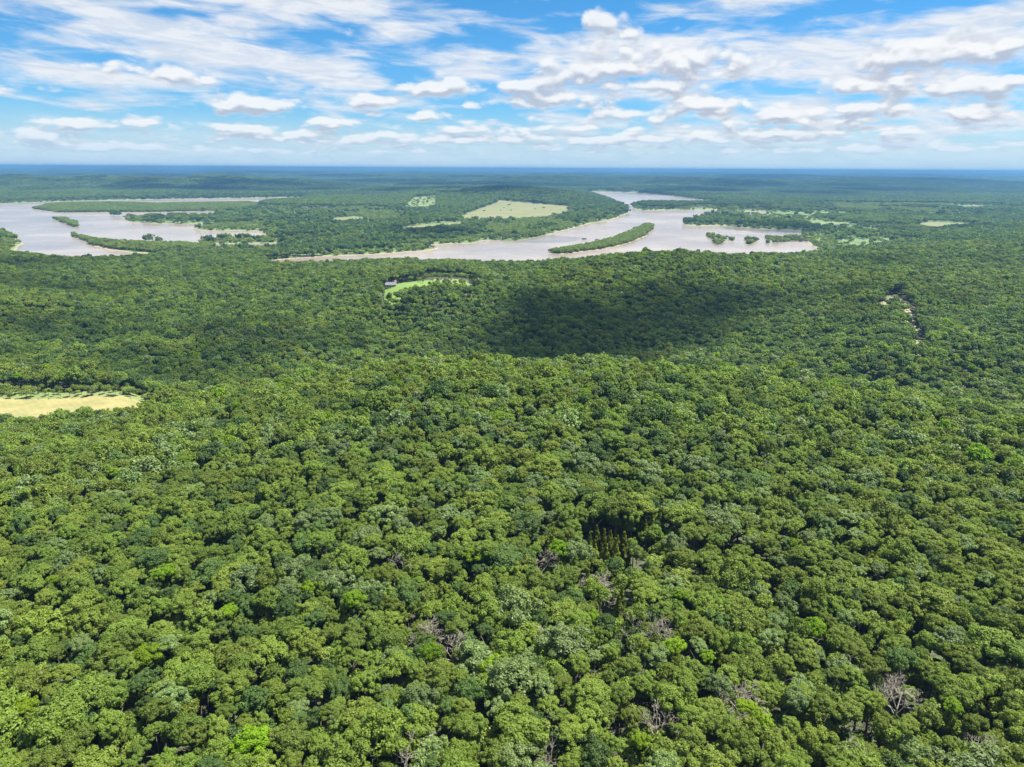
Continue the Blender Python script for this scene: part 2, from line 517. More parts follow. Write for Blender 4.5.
LEAF = {
    'olive green': leaf_material('olive_leaves', (0.136, 0.172, 0.022), (0.118, 0.172, 0.022)),
    'mid green': leaf_material('mid_green_leaves', (0.104, 0.168, 0.022), (0.128, 0.178, 0.024)),
    'dark green': leaf_material('dark_green_leaves', (0.058, 0.106, 0.022), (0.076, 0.124, 0.028)),
    'pale grey green': leaf_material('grey_green_leaves', (0.105, 0.168, 0.042), (0.128, 0.180, 0.046), 0.3, 0.5),
    'lime green': leaf_material('lime_leaves', (0.110, 0.215, 0.006), (0.150, 0.220, 0.008), 0.25, 0.15),
    'willow': leaf_material('willow_leaves', (0.130, 0.190, 0.032), (0.165, 0.205, 0.040)),
    'cedar': leaf_material('cedar_needles', (0.112, 0.122, 0.014), (0.088, 0.118, 0.016), 0.5, 0.1),
}
BARK = plain('bark', (0.11, 0.085, 0.065), 0.9, 0.3)
DEADWOOD = plain('dead_wood', (0.28, 0.25, 0.205), 0.9, 0.3)


def ground_material():
    m, nt, b = principled('forest_floor')
    g = node(nt, 'ShaderNodeNewGeometry')
    n = noise_tex(nt, g.outputs['Position'], 0.05, 6, 0.6)
    c = mix_col(nt, smooth(nt, n, 0.35, 0.65), (0.034, 0.042, 0.014), (0.050, 0.075, 0.022))
    litter = noise_tex(nt, g.outputs['Position'], 0.9, 6, 0.7)
    c = mix_col(nt, smooth(nt, litter, 0.42, 0.6), c, (0.030, 0.026, 0.016))
    s = node(nt, 'ShaderNodeSeparateXYZ')
    nt.links.new(g.outputs['Position'], s.inputs[0])
    n2 = noise_tex(nt, g.outputs['Position'], 0.012, 4, 0.6)
    hgt = math_node(nt, 'ADD', s.outputs[2], math_node(nt, 'MULTIPLY', math_node(nt, 'SUBTRACT', n2, 0.5), 1.2))
    mud = smooth(nt, hgt, 0.75, 0.3)                     # bare wet bank along the waterline
    marsh = smooth(nt, s.outputs[2], 6.5, 3.8)               # open marsh grass on the river plain
    n3 = noise_tex(nt, g.outputs['Position'], 0.02, 5, 0.6)
    c = mix_col(nt, math_node(nt, 'MULTIPLY', marsh, smooth(nt, n3, 0.3, 0.5)), c, (0.082, 0.128, 0.033))
    c = mix_col(nt, mud, c, (0.20, 0.165, 0.10))
    nt.links.new(c, b.inputs['Base Color'])
    b.inputs['Roughness'].default_value = 0.95
    return m


def field_material(name, c0, c1, scale=0.05):
    m, nt, b = principled(name)
    g = node(nt, 'ShaderNodeNewGeometry')
    n = noise_tex(nt, g.outputs['Position'], scale, 6, 0.65)
    rows = node(nt, 'ShaderNodeTexWave', bands_direction='DIAGONAL')
    nt.links.new(g.outputs['Position'], rows.inputs['Vector'])
    rows.inputs['Scale'].default_value = scale * 1.6
    rows.inputs['Distortion'].default_value = 3.0
    rows.inputs['Detail'].default_value = 3.0
    c = mix_col(nt, smooth(nt, n, 0.36, 0.64), c0, c1)
    dark = tuple(v * 0.62 for v in c1)
    c = mix_col(nt, math_node(nt, 'MULTIPLY', rows.outputs['Fac'], 0.16), c, dark)
    worn = noise_tex(nt, g.outputs['Position'], scale * 4.5, 5, 0.7)
    c = mix_col(nt, math_node(nt, 'MULTIPLY', smooth(nt, worn, 0.55, 0.72), 0.6), c, (c1[0] * 0.55, c1[1] * 0.8, c1[2] * 0.6))
    nt.links.new(c, b.inputs['Base Color'])
    b.inputs['Roughness'].default_value = 0.95
    return m


GROUND = {
    '': ground_material(),
    'hay_field': field_material('dry_grass', (0.135, 0.125, 0.046), (0.100, 0.115, 0.036), 0.01),
    'meadow': field_material('meadow_grass', (0.075, 0.125, 0.032), (0.115, 0.145, 0.040), 0.02),
    'pale_field': field_material('pale_grass', (0.215, 0.180, 0.066), (0.150, 0.145, 0.048), 0.08),
    'lawn': field_material('lawn_grass', (0.075, 0.150, 0.016), (0.105, 0.160, 0.022), 0.06),
    'dirt_track': field_material('dirt', (0.20, 0.17, 0.11), (0.12, 0.125, 0.06), 0.15),
}


def water_material():
    m, nt, b = principled('muddy_water')
    g = node(nt, 'ShaderNodeNewGeometry')
    n = noise_tex(nt, g.outputs['Position'], 0.004, 5, 0.6)
    nt.links.new(mix_col(nt, smooth(nt, n, 0.3, 0.7), (0.175, 0.145, 0.12), (0.27, 0.225, 0.185)), b.inputs['Base Color'])
    wind = node(nt, 'ShaderNodeMapping')
    nt.links.new(g.outputs['Position'], wind.inputs[0])
    wind.inputs[2].default_value = (0, 0, 0.5)
    wind.inputs[3].default_value = (0.0022, 0.010, 1)
    ws = smooth(nt, noise_tex(nt, wind.outputs[0], 1.0, 5, 0.6, 0.6), 0.38, 0.62)
    nt.links.new(math_node(nt, 'ADD', math_node(nt, 'MULTIPLY', ws, 0.10), 0.14), b.inputs['Roughness'])
    b.inputs['IOR'].default_value = 1.33
    rip = node(nt, 'ShaderNodeMapping')
    nt.links.new(g.outputs['Position'], rip.inputs[0])
    rip.inputs[3].default_value = (0.16, 0.30, 1)
    bp = node(nt, 'ShaderNodeBump')
    nt.links.new(noise_tex(nt, rip.outputs[0], 1.0, 4, 0.6), bp.inputs['Height'])
    bp.inputs['Strength'].default_value = 0.35
    bp.inputs['Distance'].default_value = 0.6
    nt.links.new(bp.outputs[0], b.inputs['Normal'])
    return m


# ------------------------------------------------------------------ object helpers
def link(o, parent=None):
    scene.collection.objects.link(o)
    if parent is not None:
        o.parent = parent
    return o


def tag(o, label=None, cat=None, group=None, kind=None):
    for k, v in (('label', label), ('category', cat), ('group', group), ('kind', kind)):
        if v:
            o[k] = v
    return o


def mesh_from(name, verts, faces, mats, mat_idx=None, smooth_faces=False):
    """verts (n,3), faces (m,k) with a fixed k."""
    me = bpy.data.meshes.new(name)
    verts = np.asarray(verts, np.float32)
    faces = np.asarray(faces, np.int32)
    me.vertices.add(len(verts))
    me.vertices.foreach_set('co', verts.ravel())
    k = faces.shape[1]
    me.loops.add(faces.size)
    me.loops.foreach_set('vertex_index', faces.ravel())
    me.polygons.add(len(faces))
    me.polygons.foreach_set('loop_start', np.arange(0, faces.size, k, dtype=np.int32))
    for m in mats:
        me.materials.append(m)
    if mat_idx is not None:
        me.polygons.foreach_set('material_index', np.asarray(mat_idx, np.int32))
    if smooth_faces:
        me.polygons.foreach_set('use_smooth', np.ones(len(faces), bool))
    me.update(calc_edges=True)
    return me


# ------------------------------------------------------------------ terrain: one polar sheet to the horizon, its fields cut out as sheets of their own
fine = np.radians(np.arange(-46, 46.01, 0.1))
coarse = np.radians(np.concatenate([np.arange(48, 312, 8.0)]))
ang = np.concatenate([fine, coarse])
rad = [12.0]
while rad[-1] < 75000:
    r0 = rad[-1]
    rad.append(r0 * (1.03 if r0 < 60 else 1.0065 if r0 < 900 else 1.009 if r0 < 7000 else 1.02))
rad = np.array(rad)
na, nr = len(ang), len(rad)
RR, AA = np.meshgrid(rad, ang, indexing='ij')
GX, GY = (RR * np.sin(AA)).ravel(), (RR * np.cos(AA)).ravel()
GZ = height(GX, GY)
tv = np.stack([GX, GY, GZ], -1)
i0 = (np.arange(nr - 1)[:, None] * na + np.arange(na)[None]).ravel()
i1 = (np.arange(nr - 1)[:, None] * na + (np.arange(na)[None] + 1) % na).ravel()
tf = np.stack([i0, i0 + na, i1 + na, i1], -1)[:, ::-1]
fc = tv[tf].mean(1)
fname = in_fields(fc[:, 0], fc[:, 1])
centre = np.array([[0, 0, float(height(np.zeros(1), np.zeros(1))[0])]])
for name in GROUND:
    sel = tf[fname == name]
    used, inv = np.unique(sel, return_inverse=True)
    me = mesh_from(name or 'ground', tv[used], inv.reshape(sel.shape), [GROUND[name]], smooth_faces=True)
    o = link(bpy.data.objects.new(name or 'ground', me))
    tag(o, kind='structure')
ic = mesh_from('ground_underfoot', np.concatenate([tv[:na], centre]), np.stack([np.arange(na), (np.arange(na) + 1) % na, np.full(na, na)], -1)[:, ::-1], [GROUND['']])
tag(link(bpy.data.objects.new('ground_underfoot', ic)), kind='structure')

wm = mesh_from('river', [(-7500, 850, 0), (7500, 850, 0), (7500, 7600, 0), (-7500, 7600, 0)], [(0, 1, 2, 3)], [water_material()])
tag(link(bpy.data.objects.new('river', wm)), kind='structure')


# ------------------------------------------------------------------ tree shapes
def quads(cen, nrm, size, r, aspect=0.72):
    n = len(cen)
    nrm = nrm / (np.linalg.norm(nrm, axis=1, keepdims=True) + 1e-9)
    a = r.normal(size=(n, 3))
    u = np.cross(nrm, a)
    u /= np.linalg.norm(u, axis=1, keepdims=True) + 1e-9
    v = np.cross(nrm, u)
    s = (size * r.uniform(0.65, 1.35, n))[:, None] * 0.5
    u, v = u * s, v * s * aspect
    V = np.stack([cen - u - v, cen + u - v * 0.8, cen + u * 0.9 + v, cen - u * 0.9 + v * 0.9], 1).reshape(-1, 3)
    return V, np.arange(n * 4).reshape(n, 4)


def crown_leaves(seed, lobes, per, leaf, flat=0.8, lobe_r=(0.22, 0.36), open_=0.0):
    """Crown of unit radius about its centre: leaf clumps bulging from an uneven dome."""
    r = np.random.default_rng(seed)
    C, N = [], []
    ph = r.uniform(0, 6.28, 4)
    for i in range(lobes):
        ct = 1 - (i + 0.5) / lobes * 1.45
        th = i * 2.39996 + r.normal() * 0.25
        st = math.sqrt(max(0, 1 - ct * ct))
        d = np.array([st * math.cos(th), st * math.sin(th), ct])
        bulge = 1 + 0.13 * math.sin(2 * th + ph[0]) + 0.10 * math.sin(3 * th + ph[1]) + 0.08 * math.sin(5 * ct + ph[2])
        lr = r.uniform(*lobe_r)
        if r.random() < open_:
            continue
        c = d * (r.uniform(0.55, 1.0) * bulge - 0.12) * np.array([1, 1, flat])
        n = int(per * (lr / lobe_r[1] / 0.8) ** 2)
        q = r.normal(size=(n * 3, 3))
        q /= np.linalg.norm(q, axis=1, keepdims=True)
        keep = q @ (d * 0.75 + np.array([0, 0, 0.4])) > -0.25
        q = q[keep][:n]
        C.append(c + q * lr * r.uniform(0.72, 1.06, (len(q), 1)) * np.array([1, 1, 0.82]))
        N.append(q * 0.9 + r.normal(size=q.shape) * 0.45 + np.array([0, 0, 0.4]))
    C, N = np.concatenate(C), np.concatenate(N)
    return quads(C, N, np.full(len(C), leaf), r)


def tube(p0, p1, r0, r1, sides=5):
    p0, p1 = np.array(p0, float), np.array(p1, float)
    d = p1 - p0
    d /= np.linalg.norm(d) + 1e-9
    a = np.cross(d, [0.3, 0.9, 0.1] if abs(d[2]) > 0.9 else [0, 0, 1])
    a /= np.linalg.norm(a)
    b = np.cross(d, a)
    t = np.arange(sides) / sides * 2 * math.pi
    ring = np.cos(t)[:, None] * a + np.sin(t)[:, None] * b
    V = np.concatenate([p0 + ring * r0, p1 + ring * r1])
    k = np.arange(sides)
    return V, np.stack([k, (k + 1) % sides, (k + 1) % sides + sides, k + sides], -1)


def join(parts):
    V, Fs, o = [], [], 0
    for v, f in parts:
        V.append(v)
        Fs.append(np.asarray(f) + o)
        o += len(v)
    return np.concatenate(V), np.concatenate(Fs)


def trunk_geo(seed, height_=8.6, reach=2.6):
    """Tapered trunk with limbs that run up into the crown; foot at the origin."""
    r = np.random.default_rng(seed)
    parts, p, rad_ = [], np.array([0, 0, -0.4]), 0.27
    top = np.array([r.normal() * 0.3, r.normal() * 0.3, height_ * 0.6])
    parts.append(tube(p, top, rad_, 0.19, 7))
    for i in range(6):
        a = i * 1.05 + r.uniform(0, 0.5)
        s = top * r.uniform(0.62, 1.0)
        m = s + np.array([math.cos(a), math.sin(a), 1.1]) * r.uniform(0.9, 1.5)
        e = m + np.array([math.cos(a), math.sin(a), 0.8]) * reach * r.uniform(0.4, 0.7)
        parts += [tube(s, m, 0.12, 0.085), tube(m, e, 0.085, 0.03, 4)]
    return join(parts)


def dead_geo(seed):
    r = np.random.default_rng(seed)
    wood, twigs = [], []

    def grow(p, d, L, rad_, lvl):
        e = p + d * L
        (wood if lvl < 1 else twigs).append(tube(p, e, rad_, rad_ * 0.62, 5 if lvl < 2 else 3))
        if lvl == 5:
            return
        for _ in range(3 if lvl in (1, 2, 3) else (6 if lvl == 0 else 3)):
            a = d + r.normal(size=3) * (0.62 if lvl else 0.75) + np.array([0, 0, 0.12])
            a /= np.linalg.norm(a)
            grow(p + d * L * r.uniform(0.6, 1.0), a, L * r.uniform(0.55, 0.8), max(rad_ * 0.52, 0.026), lvl + 1)
    grow(np.array([0, 0, 0.0]), np.array([0.05, 0.03, 1.0]), 4.6, 0.19, 0)
    return join(wood), join(twigs)


def cedar_geo(seed, n=1500, leaf=0.34):
    r = np.random.default_rng(seed)
    t = 1 - np.sqrt(r.uniform(0, 1, n))
    a = r.uniform(0, 2 * math.pi, n)
    rr = (1 - t) * (0.95 + 0.22 * np.sin(a * 5 + t * 9) + 0.15 * np.sin(t * 40)) * r.uniform(0.8, 1.05, n)
    C = np.stack([np.cos(a) * rr * 1.6, np.sin(a) * rr * 1.6, 0.8 + t * 7.2], -1)
    N = np.stack([np.cos(a), np.sin(a), r.normal(size=n) * 0.5 + 0.3], -1) + r.normal(size=(n, 3)) * 0.3
    return quads(C, N, np.full(n, leaf), r, 1.5)


# ------------------------------------------------------------------ where the trees stand
def hexgrid(y0, y1, step, half, pad=20.0, jit=0.36, r=rng):
    ys = np.arange(y0, y1, step * 0.866)
    out = []
    for k, y in enumerate(ys):
        w = half * max(y, 40.0) + pad
        xs = np.arange(-w, w, step) + (k % 2) * step / 2
        out.append(np.stack([xs, np.full(xs.shape, y)], -1))
    p = np.concatenate(out)
    return p + r.uniform(-jit, jit, p.shape) * step


SPECIES = ['olive green', 'mid green', 'dark green', 'pale grey green']


def species_of(x, y, r):
    n = len(x)
    a = fbm(x, y, 75, 3, 41)
    b = fbm(x, y, 240, 2, 47)
    far = sstep(330, 480, y)
    w = np.stack([0.50 + 0.8 * a + 0.5 * b - 0.30 * far, 0.42 - 0.5 * a + 0.05 * far, 0.13 - 0.4 * a - 0.2 * b + 0.36 * far, 0.17 - 0.1 * far + 0.35 * fbm(x, y, 50, 2, 53)], -1)
    w = np.maximum(w, 0.03)
    w = np.cumsum(w / w.sum(1, keepdims=True), 1)
    s = np.minimum((r.uniform(size=n)[:, None] > w).sum(1), 3)
    # neighbours of a kind stand together in part
    return s


# near and middle woods: single trees
P = hexgrid(22, 1260, 4.9, 0.92, 110)
x, y = P[:, 0], P[:, 1]
sd = water_sd(x, y)
gz = height(x, y, sd)
fld = in_fields(x, y)
grassy = np.zeros(x.shape, bool)
for g in GRASSY:
    grassy |= inside(g, x, y)
orchard = ((fld == 'lawn') & (rng.uniform(size=len(x)) < 0.10)) | ((fld == 'meadow') & (y < 900) & (rng.uniform(size=len(x)) < 0.8))
keep = (sd > 3) & ((fld == '') | orchard) & ~(grassy & (rng.uniform(size=len(x)) < 0.45)) & (rng.uniform(size=len(x)) > 0.025)
P, x, y, gz, grassy = P[keep], x[keep], y[keep], gz[keep], (grassy | orchard)[keep]
n = len(P)
R = np.clip(rng.lognormal(math.log(2.65), 0.34, n), 1.5, 6.0)
HT = 11.6 + 2.0 * fbm(x, y, 45, 2, 71) + 0.85 * (R - 3.4) + rng.normal(size=n) * 1.0
SP = species_of(x, y, rng)
R = np.where(grassy, R * 0.6, R)
HT = np.where(grassy, HT * 0.42, HT)
SHAPE = rng.integers(0, 6, n)
TURN = rng.uniform(0, 2 * math.pi, n)
STX, STZ = rng.uniform(0.86, 1.16, n), rng.uniform(0.8, 1.2, n)
top = np.stack([x, y, gz + HT - 1.5], -1)
PX, PY = project(top)
TAKEN = np.zeros(n, bool)

# trees that stand out by colour: pixel of the crown
LIMES = [(308, 593), (420, 652), (680, 596), (585, 622), (683, 645), (716, 655), (755, 716), (636, 760), (797, 545), (825, 634), (932, 606), (772, 722),
         (60, 590), (32, 708), (230, 617), (395, 468), (690, 458), (482, 668), (345, 610), (475, 560), (168, 576), (150, 655), (950, 700), (250, 742), (880, 470), (560, 545), (730, 400), (300, 430), (118, 470), (980, 640)]
DEADS = [(343, 560), (394, 553), (425, 630), (461, 650), (397, 752), (540, 562), (607, 580), (550, 645), (645, 624), (676, 632), (742, 686), (664, 716), (537, 748), (854, 722), (915, 682), (992, 748)]
CEDARS = [(590, 532), (597, 528), (604, 530), (611, 527), (618, 531), (625, 528), (595, 540), (602, 541), (609, 538), (616, 540), (624, 538), (606, 548), (613, 549), (653, 514), (646, 517), (660, 511), (552, 537), (548, 534), (588, 572), (594, 576), (622, 590), (619, 600)]


def pick(px, py, avoid):
    d = np.hypot(PX - px, (PY - py) * 1.2) + avoid * 1e6
    return int(np.argmin(d))


def foot(px, py, lift):
    """Ground point whose top, lift metres up, is seen at the pixel."""
    z = 45.0
    for _ in range(25):
        g = ground_at(px, py, z + lift)
        z = 0.5 * z + 0.5 * float(height(np.array([g[0]]), np.array([g[1]]), np.array([1e4]))[0])
    return g[0], g[1], z


lime_i, dead_i = [], []
for (a, b) in LIMES:
    i = pick(a, b, TAKEN)
    TAKEN[i] = True
    lime_i.append(i)
    R[i] *= 0.92
    HT[i] += 0.8
for (a, b) in DEADS:
    i = pick(a, b, TAKEN)
    TAKEN[i] = True
    dead_i.append(i)
    HT[i] = max(HT[i], 11.5)
# room round the dead trees so that their grey tops are seen
gone = np.zeros(n, bool)
for i in dead_i:
    dx, dy = x - x[i], y - y[i]
    near_front = (np.hypot(dx, dy) < 4.6) | ((np.abs(dx) < 3.2) & (dy < 0) & (dy > -7.5))
    HT = np.where(near_front & ~TAKEN, HT - 2.6, HT)
    gone |= (np.hypot(dx, dy) < 3.6) & ~TAKEN
cedar_p = [foot(a, b, 9.5) for a, b in CEDARS]
for (cx, cy_, _) in cedar_p:
    dx, dy = x - cx, y - cy_
    gone |= (((np.hypot(dx, dy) < 3.8)) | ((np.abs(dx) < 3.4) & (dy < 0) & (dy > -14.5))) & ~TAKEN
# the nearest of the ordinary trees in the frame are objects of their own
infr = (PX > -14) & (PX < W + 14) & (PY > 0) & (PY < H + 26) & ~TAKEN & ~gone
order = np.argsort(np.where(infr, np.hypot(np.hypot(x, y), CAM[2] - gz - HT), 1e9))
OWN = order[:300]
own_mask = np.zeros(n, bool)
own_mask[OWN] = True
rest = ~TAKEN & ~gone & ~own_mask

# ------------------------------------------------------------------ crown and trunk shapes
CROWN = [crown_leaves(100 + i, [62, 72, 54, 66, 50, 76][i], [146, 130, 158, 136, 168, 122][i], 0.068, [0.76, 0.68, 0.84, 0.74, 0.9, 0.66][i], lobe_r=(0.14, 0.27), open_=[0.05, 0.08, 0.22, 0.06, 0.16, 0.28][i]) for i in range(6)]
crown_mesh, crown_vis = {}, {}
for i, (v, f) in enumerate(CROWN):
    for s in SPECIES + ['lime green']:
        crown_mesh[(i, s)] = mesh_from('crown', v, f, [LEAF[s]])
TRUNK = [trunk_geo(300 + i) for i in range(3)]
trunk_mesh = [mesh_from('trunk', v, f, [BARK]) for v, f in TRUNK]

protos = []           # (mesh,) shapes used by the woods object, never linked to the scene by themselves


def proto(me):
    o = bpy.data.objects.new('wood_pattern', me)
    protos.append(o)
    return len(protos) - 1


near_k, mid_k, clump_k, patch_k = {}, {}, {}, {}
for s_i, s in enumerate(SPECIES):
    for i, (v, f) in enumerate(CROWN):
        tvv, tff = TRUNK[i % 3]
        tvv = tvv / 3.9 + np.array([0, 0, -2.3])
        V, Fc = join([(v, f), (tvv, tff)])
        near_k[(s_i, i)] = proto(mesh_from('crown', V, Fc, [LEAF[s], BARK], np.r_[np.zeros(len(f)), np.ones(len(tff))]))
MIDC = [crown_leaves(200 + i, [44, 38, 48, 42][i], 38, 0.135, [0.82, 0.9, 0.75, 0.85][i], open_=0.05) for i in range(4)]
for s_i, s in enumerate(SPECIES + ['willow', 'lime green']):
    for i, (v, f) in enumerate(MIDC):
        tvv, tff = tube((0, 0, -2.4), (0, 0, 0), 0.07, 0.05, 4)
        V, Fc = join([(v, f), (tvv, tff)])
        mid_k[(s_i, i)] = proto(mesh_from('crown', V, Fc, [LEAF[s], BARK], np.r_[np.zeros(len(f)), np.ones(len(tff))]))
FARC = [crown_leaves(230 + i, 15, 11, 0.34, 0.85) for i in range(3)]


def clump_geo(seed, count, span, rmin, rmax, hvar):
    r = np.random.default_rng(seed)
    parts = []
    m = int(math.ceil(math.sqrt(count)))
    for k in range(count):
        px_ = ((k % m + 0.5) / m - 0.5) * span + r.uniform(-0.3, 0.3) * span / m
        py_ = ((k // m + 0.5) / m - 0.5) * span + r.uniform(-0.3, 0.3) * span / m
        rr = r.uniform(rmin, rmax)
        v, f = FARC[r.integers(0, 3)]
        a = r.uniform(0, 6.28)
        M_ = np.array([[math.cos(a), -math.sin(a), 0], [math.sin(a), math.cos(a), 0], [0, 0, 1.0]])
        parts.append((v @ M_.T * rr * np.array([1, 1, 1.15]) + np.array([px_, py_, r.uniform(-1, 1) * hvar]), f))
    return join(parts)


for s_i, s in enumerate(['mid green', 'dark green', 'willow', 'olive green']):
    for i in range(3):
        v, f = clump_geo(400 + i, 5, 15.0, 2.9, 4.7, 2.3)
        clump_k[(s_i, i)] = proto(mesh_from('clump', v, f, [LEAF[s]]))
for s_i, s in enumerate(['mid green', 'dark green', 'olive green']):
    for i in range(2):
        v, f = clump_geo(500 + i, 49, 62.0, 3.5, 5.6, 3.4)
        patch_k[(s_i, i)] = proto(mesh_from('clump', v, f, [LEAF[s]]))

# ------------------------------------------------------------------ the woods as one object of points
pts, siz, trn, idx = [], [], [], []


def put(p, s, t, k):
    pts.append(p)
    siz.append(s)
    trn.append(t)
    idx.append(k)


q = np.flatnonzero(rest)
dist = np.hypot(x[q], y[q])
cz = gz[q] + HT[q] - 0.75 * R[q]
kidx = np.empty(len(q), int)
isn = dist < 250
nk = np.array([[near_k[(a, b)] for b in range(6)] for a in range(4)])
mk = np.array([[mid_k[(a, b)] for b in range(4)] for a in range(6)])
rl = rng.uniform(size=len(q))
spm = np.where(grassy[q] & (rl < 0.75), 4, np.where(rl < 0.018, 5, SP[q]))
kidx = np.where(isn, nk[SP[q], SHAPE[q]], mk[spm, SHAPE[q] % 4])
put(np.stack([x[q], y[q], cz], -1), np.stack([R[q] * STX[q], R[q] / STX[q], R[q] * STZ[q]], -1), TURN[q], kidx)

# low trees and scrub under the gaps
U = hexgrid(60, 420, 4.6, 0.9)
xu, yu = U[:, 0], U[:, 1]
okk = (in_fields(xu, yu) == '') & (rng.uniform(size=len(xu)) < 0.92)
for (cx_, cy2_, _) in cedar_p:
    okk &= np.hypot(xu - cx_, yu - cy2_) > 2.2
xu, yu = xu[okk], yu[okk]
ru = rng.uniform(1.5, 2.7, len(xu))
gu = height(xu, yu)
put(np.stack([xu, yu, gu + rng.uniform(3.2, 8.4, len(xu))], -1), np.stack([ru, ru, ru * 1.1], -1), rng.uniform(0, 6.28, len(xu)), mk[rng.choice([0, 1, 1, 2, 4], len(xu)), rng.integers(0, 4, len(xu))])
# woods between the ridge and the far bank: clumps
C = hexgrid(1255, 4600, 14.5, 0.86, 40)
x2, y2 = C[:, 0], C[:, 1]
sd2 = water_sd(x2, y2)
g2 = height(x2, y2, sd2)
f2 = in_fields(x2, y2)
plainish = (g2 < 7.5) & (y2 < 3400)
openness = fbm(x2, y2 * 0.45, 190, 3, 81)
island = np.zeros(len(x2), bool)
for p in ISLES:
    island |= inside(p, x2, y2)
stray = ((f2 == 'hay_field') & (rng.uniform(size=len(x2)) < 0.008)) | ((f2 == 'meadow') & (rng.uniform(size=len(x2)) < 0.18))
keep = (sd2 > 5) & ~island & ((f2 == '') | stray) & ~(plainish & ~island & (openness > 0.10 + 0.12 * (x2 > 250)) & (rng.uniform(size=len(x2)) < 0.2 + 1.2 * np.clip(openness, 0, 0.6)))
x2, y2, g2, plainish, island, sd2 = x2[keep], y2[keep], g2[keep], plainish[keep], island[keep], sd2[keep]
stray = stray[keep]
m = len(x2)
wil = plainish & (rng.uniform(size=m) < 0.42 + 0.1 + 1.3 * fbm(x2, y2 * 0.5, 230, 3, 83))
wil |= plainish & (sd2 < 45) & (rng.uniform(size=m) < 0.7)
sc = rng.uniform(0.85, 1.2, m) * np.where(wil, 0.72, 1.0) * np.where(stray, 0.5, 1.0)
dk = fbm(x2, y2, 420, 3, 91)
u_ = rng.uniform(size=m)
ks = np.where(wil, 2, np.where(u_ < 0.5 + 0.9 * dk, 1, np.where(u_ > 0.88, 3, 0)))
ck = np.array([[clump_k[(a, b)] for b in range(3)] for a in range(4)])
put(np.stack([x2, y2, g2 + np.where(wil, 3.0, 7.4)], -1), np.stack([sc, sc, sc * np.where(wil, 0.9, 1.05)], -1), rng.uniform(0, 6.28, m), ck[ks, rng.integers(0, 3, m)])

# willow thickets on the islands and spits
for p in ISLES + FLOODED:
    wet_ = any(p is f_ for f_ in FLOODED)
    lo, hi = p.min(0), p.max(0)
    gx_, gy_ = np.meshgrid(np.arange(lo[0], hi[0], 6.5), np.arange(lo[1], hi[1], 6.5))
    T = np.stack([gx_.ravel(), gy_.ravel()], -1) + rng.uniform(-2.6, 2.6, (gx_.size, 2))
    T = T[inside(p, T[:, 0], T[:, 1])]
    if p[:, 1].min() > 2600:
        T = T[rng.uniform(size=len(T)) < 0.45]
    if wet_:
        T = T[fbm(T[:, 0], T[:, 1], 34, 3, 88) + 0.22 * rng.normal(size=len(T)) > 0.10]
    st = water_sd(T[:, 0], T[:, 1])
    ok_ = (st > 2) | wet_
    T, st = T[ok_], st[ok_]
    rt = rng.uniform(3.4, 5.2, len(T)) * (1.35 if p[:, 1].min() > 2600 else 1)
    ht_ = np.maximum(height(T[:, 0], T[:, 1], st), 0.0) + rng.uniform(2.6, 4.6, len(T))
    kk = rng.choice([4, 4, 4, 4, 1, 0] if p[:, 1].min() < 2600 else [1, 2, 4], len(T))
    put(np.stack([T[:, 0], T[:, 1], ht_], -1), np.stack([rt, rt, rt], -1), rng.uniform(0, 6.28, len(T)), mk[kk, rng.integers(0, 4, len(T))])

# the far country: patches of wood, wider with distance
for (ya, yb, step, mul) in ((4590, 9000, 60.0, 1.05), (8950, 17000, 92.0, 1.65), (16900, 34000, 190.0, 3.3)):
    D = hexgrid(ya, yb, step, 0.84, 100)
    x3, y3 = D[:, 0], D[:, 1]
    sd3 = water_sd(x3, y3)
    g3 = height(x3, y3, sd3)
    open3 = fbm(x3, y3 * 0.5, 900, 3, 95)
    keep = (sd3 > 34) & (in_fields(x3, y3) == '') & ~((open3 > 0.66))
    x3, y3, g3 = x3[keep], y3[keep], g3[keep]
    m = len(x3)
    u_ = rng.uniform(size=m) + 0.9 * fbm(x3, y3, 1400, 3, 97)
    ks = np.where(u_ < 0.16, 0, np.where(u_ < 1.3, 1, 2))
    pk = np.array([[patch_k[(a, b)] for b in range(2)] for a in range(3)])
    put(np.stack([x3, y3, g3 + 7], -1), np.stack([np.full(m, mul), np.full(m, mul), rng.uniform(0.9, 1.25, m) * (1 + 0.25 * (mul - 1))], -1), rng.integers(0, 4, m) * (math.pi / 2), pk[ks, rng.integers(0, 2, m)])

pts, siz, trn, idx = np.concatenate(pts), np.concatenate(siz), np.concatenate(trn), np.concatenate(idx)
fm = bpy.data.meshes.new('forest')
fm.vertices.add(len(pts))
fm.vertices.foreach_set('co', pts.astype(np.float32).ravel())
at = fm.attributes.new('size', 'FLOAT_VECTOR', 'POINT')
at.data.foreach_set('vector', siz.astype(np.float32).ravel())
at = fm.attributes.new('turn', 'FLOAT', 'POINT')
at.data.foreach_set('value', trn.astype(np.float32))
at = fm.attributes.new('pattern', 'INT', 'POINT')
at.data.foreach_set('value', idx.astype(np.int32))
forest = link(bpy.data.objects.new('forest', fm))
tag(forest, 'closed green broadleaf woodland covering the hills, the river plain and the far country', 'forest', kind='stuff')

ng = bpy.data.node_groups.new('scatter', 'GeometryNodeTree')
ng.interface.new_socket('Geometry', in_out='INPUT', socket_type='NodeSocketGeometry')
ng.interface.new_socket('Geometry', in_out='OUTPUT', socket_type='NodeSocketGeometry')
gin, gout = ng.nodes.new('NodeGroupInput'), ng.nodes.new('NodeGroupOutput')


def named(name, typ):
    a = ng.nodes.new('GeometryNodeInputNamedAttribute')
    a.data_type = typ
    a.inputs['Name'].default_value = name
    return a.outputs['Attribute']


